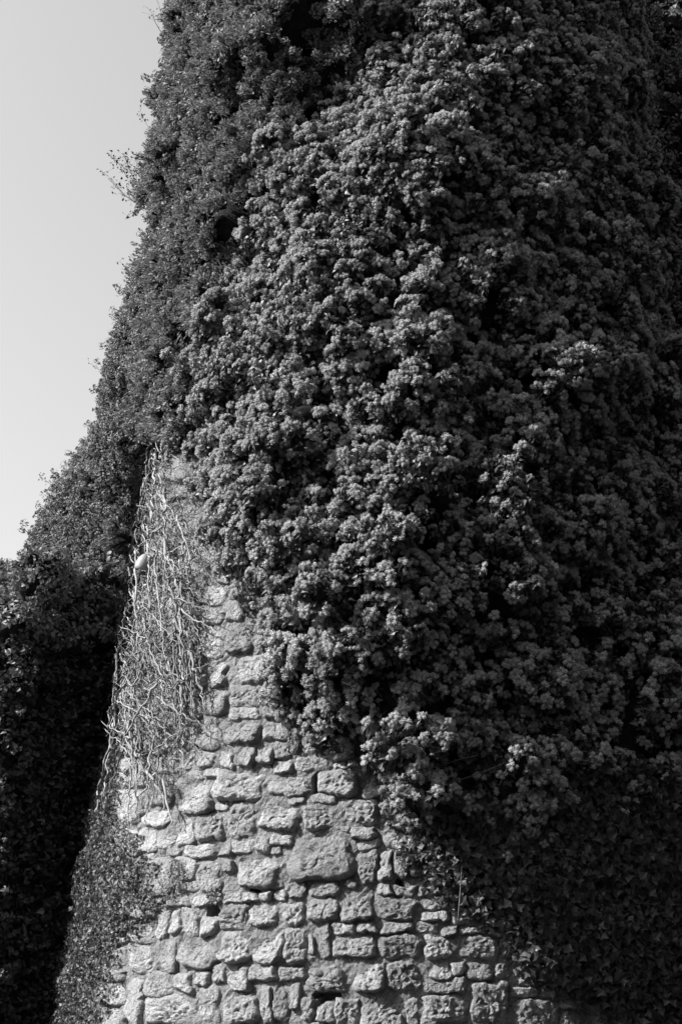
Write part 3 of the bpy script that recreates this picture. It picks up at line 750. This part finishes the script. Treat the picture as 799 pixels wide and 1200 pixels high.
# ------------------------------------------------------------------ seedlings on the skyline and stray stems
def leaf_mesh(V, Fc, p, L):
    v, f = leaf_geo(L, L * .7); mt = Matrix.Translation(p) @ Matrix.Rotation(random.uniform(0, 6.28), 4, 'Z') @ Matrix.Rotation(random.uniform(-1.2, 1.2), 4, 'X')
    add_geo(V, Fc, v, f, mt)
def seedling(root_px, Y, branches, label, leafL, name='sapling'):
    b = pt(*root_px, Y); root = thing(name, label, 'plant', b, 'saplings growing out of the ivy')
    LV, LF = [], []
    for pts, r0, nleaf, spread in branches:
        q = [Vector(pt(x, y, Y + .04 * i) - b) for i, (x, y) in enumerate(pts)]
        V, Fc = [], []; tube(V, Fc, q, r0, r0 * .4, 5); mesh_obj('branch', V, Fc, M['bark'], root, True)
        for _ in range(nleaf):
            u = random.uniform(.25, 1.0) * (len(q) - 1); i = min(int(u), len(q) - 2)
            c = q[i].lerp(q[i + 1], u - i); e = c + Vector((random.gauss(0, spread), random.gauss(0, spread), random.gauss(0, spread)))
            tube(LV, LF, [c, (c + e) / 2 + Vector((0, 0, .008)), e], .0015, .001, 3); leaf_mesh(LV, LF, e, leafL * random.uniform(.7, 1.2))
    o = mesh_obj('leaves', LV, LF, M['bark'], root); o['kind'] = 'stuff'
seedling((166, 242), 16.9, [([(186, 256), (174, 247), (166, 242), (156, 235), (148, 230), (137, 219), (127, 209)], .010, 34, .06), ([(176, 240), (164, 225), (159, 213), (153, 201), (148, 188), (145, 180)], .008, 70, .06),
         ([(153, 203), (145, 196), (138, 190), (130, 184)], .004, 40, .05), ([(160, 212), (160, 195), (162, 180)], .004, 14, .03), ([(139, 219), (125, 205), (118, 200)], .003, 10, .06), ([(165, 245), (150, 252), (147, 258)], .003, 8, .03)],
         'spindly leafy sapling leaning out from the ivy against the sky', .042)
seedling((192, 42), 16.7, [([(192, 42), (186, 33), (181, 24), (180, 18)], .007, 5, .05), ([(190, 20), (187, 8), (182, -6)], .005, 5, .04), ([(184, 30), (178, 15), (172, 8)], .003, 6, .05)],
         'nearly bare twig sticking out of the ivy high on the skyline', .025)
def spray(pts, Y, n, label):
    seedling(pts[0], Y, [(pts, .003, n, .03)], label, .034, 'ivy_spray')
spray([(126, 440), (112, 430), (104, 425)], 17.4, 9, 'thin leafy spray poking out where the skyline ivy starts to slope outward')
spray([(66, 572), (50, 560), (46, 556)], 17.9, 16, 'thin leafy spray on the sloping mound of ivy, lowest on the skyline')
spray([(176, 152), (166, 136), (165, 128)], 16.9, 16, 'small leafy spray just above the leaning sapling')
spray([(158, 322), (146, 312), (139, 305)], 17.0, 12, 'small leafy spray below the leaning sapling')

for pts, t, lab in (([(541, 1015), (539, 1045), (536, 1080)], .25, 'long straight bare stem hanging in front of the wall'), ([(600, 890), (570, 903), (545, 912), (505, 922)], .55, 'thin bare stem in the dark hollow'),
                    ([(560, 885), (530, 892), (505, 905), (492, 918)], .55, None), ([(585, 920), (594, 900), (600, 880)], .6, None), ([(700, 780), (660, 790), (625, 812)], .7, None)):
    q = []
    for x, y in pts:
        th, z = unproj(x, y, t); q.append(P(np.array(th), np.array(z), t) - np.array(FB))
    V, Fc = [], []; tube(V, Fc, q, .006, .004, 5); o = mesh_obj('stem', V, Fc, M['bark' if not lab or 'dark' in lab else 'twig'], flow, True)
    if lab: o['label'] = lab

# ------------------------------------------------------------------ ivy-covered curtain wall running off to the right behind the tower
cw = thing('curtain_wall', 'tall dark curtain wall behind the tower at the far right edge, with an unseen return added to block skylight', 'wall', (0, 0, 0))
prism('wall_block', [(2.2, 18.4), (9, 18.6), (9, 2), (10, 2), (10, 20), (2.2, 20)], [19.5] * 6, M['mortar'], cw)  # includes the unseen return, added to keep skylight off the right side
CB = (6.0, 17.9, 0.0)
ci = thing('curtain_ivy', 'black shaded ivy on the wall beyond the right side of the tower', 'ivy', CB)
C, r, N = [], [], []
for x in np.arange(2.4, 9.0, .28):
    for z in np.arange(.1, 19.6, .28):
        C.append([x + random.uniform(-.1, .1), 18.3 + random.uniform(-.15, .1), z + random.uniform(-.1, .1)]); r.append(random.uniform(.15, .26)); N.append(np.array([0, -1., 0]))
for y in np.arange(2.2, 18.2, .5):                # unseen return towards the camera, added to block skylight
    for z in np.arange(.3, 19.6, .5):
        C.append([8.95, y + random.uniform(-.2, .2), z]); r.append(random.uniform(.28, .4)); N.append(np.array([-1., 0, 0]))
C = np.array(C); r = np.array(r); N = np.array(N)
pos, dr = shell_sample(C, r, N, 45, .1, .5, 0)
scatter('foliage', ci, CB, SPR_D, pos, dr, rng.uniform(.9, 1.4, len(pos)), 'leafy_sprig', 8)
inner_shade('inner_shade_clumps', ci, CB, C, r, .85)

# ------------------------------------------------------------------ unseen trees added around the camera to cut skylight
V, Fc = [], []; rd = np.random.default_rng(5)
for k, (x, y) in enumerate([(-3, -9), (1, -10.5), (5, -8.5), (9.5, -7), (13, -4), (15.5, 0), (17, 4), (18, 8), (18, 13), (-7.5, -11), (-11, -8), (-13, -4), (-13.5, .5), (-13, 5), (-6, -14), (2, -14), (10, -12)]):
    hgt = 22
    tube(V, Fc, [(x, y, -.1), (x + .1, y, hgt * .3), (x, y + .1, hgt * .6), (x, y, hgt * .9)], .38, .06, 8)
    for _ in range(75):
        a = rd.uniform(0, 6.28); zz = rd.uniform(.1, 1); rr = 3.9 * math.sin(math.pi * min(1, .15 + zz * .8)) * math.sqrt(rd.uniform(.1, 1))
        c = Vector((x + rr * math.cos(a), y + rr * math.sin(a), hgt * zz))
        for _ in range(60):
            d = Vector(rd.normal(size=3)).normalized() * 1.15 * rd.uniform(.5, 1)
            v, f = leaf_geo(.46, .34); add_geo(V, Fc, v, f[1:5], Matrix.Translation(c + d) @ Matrix.Rotation(rd.uniform(0, 6.28), 4, 'Z') @ Matrix.Rotation(rd.uniform(-1.3, 1.3), 4, 'X'))
o = mesh_obj('sky_block_trees', V, Fc, M['leaf']); o['kind'] = 'stuff'; o['label'] = 'unseen trees standing round the yard, added to cut the skylight'; o['category'] = 'wood'
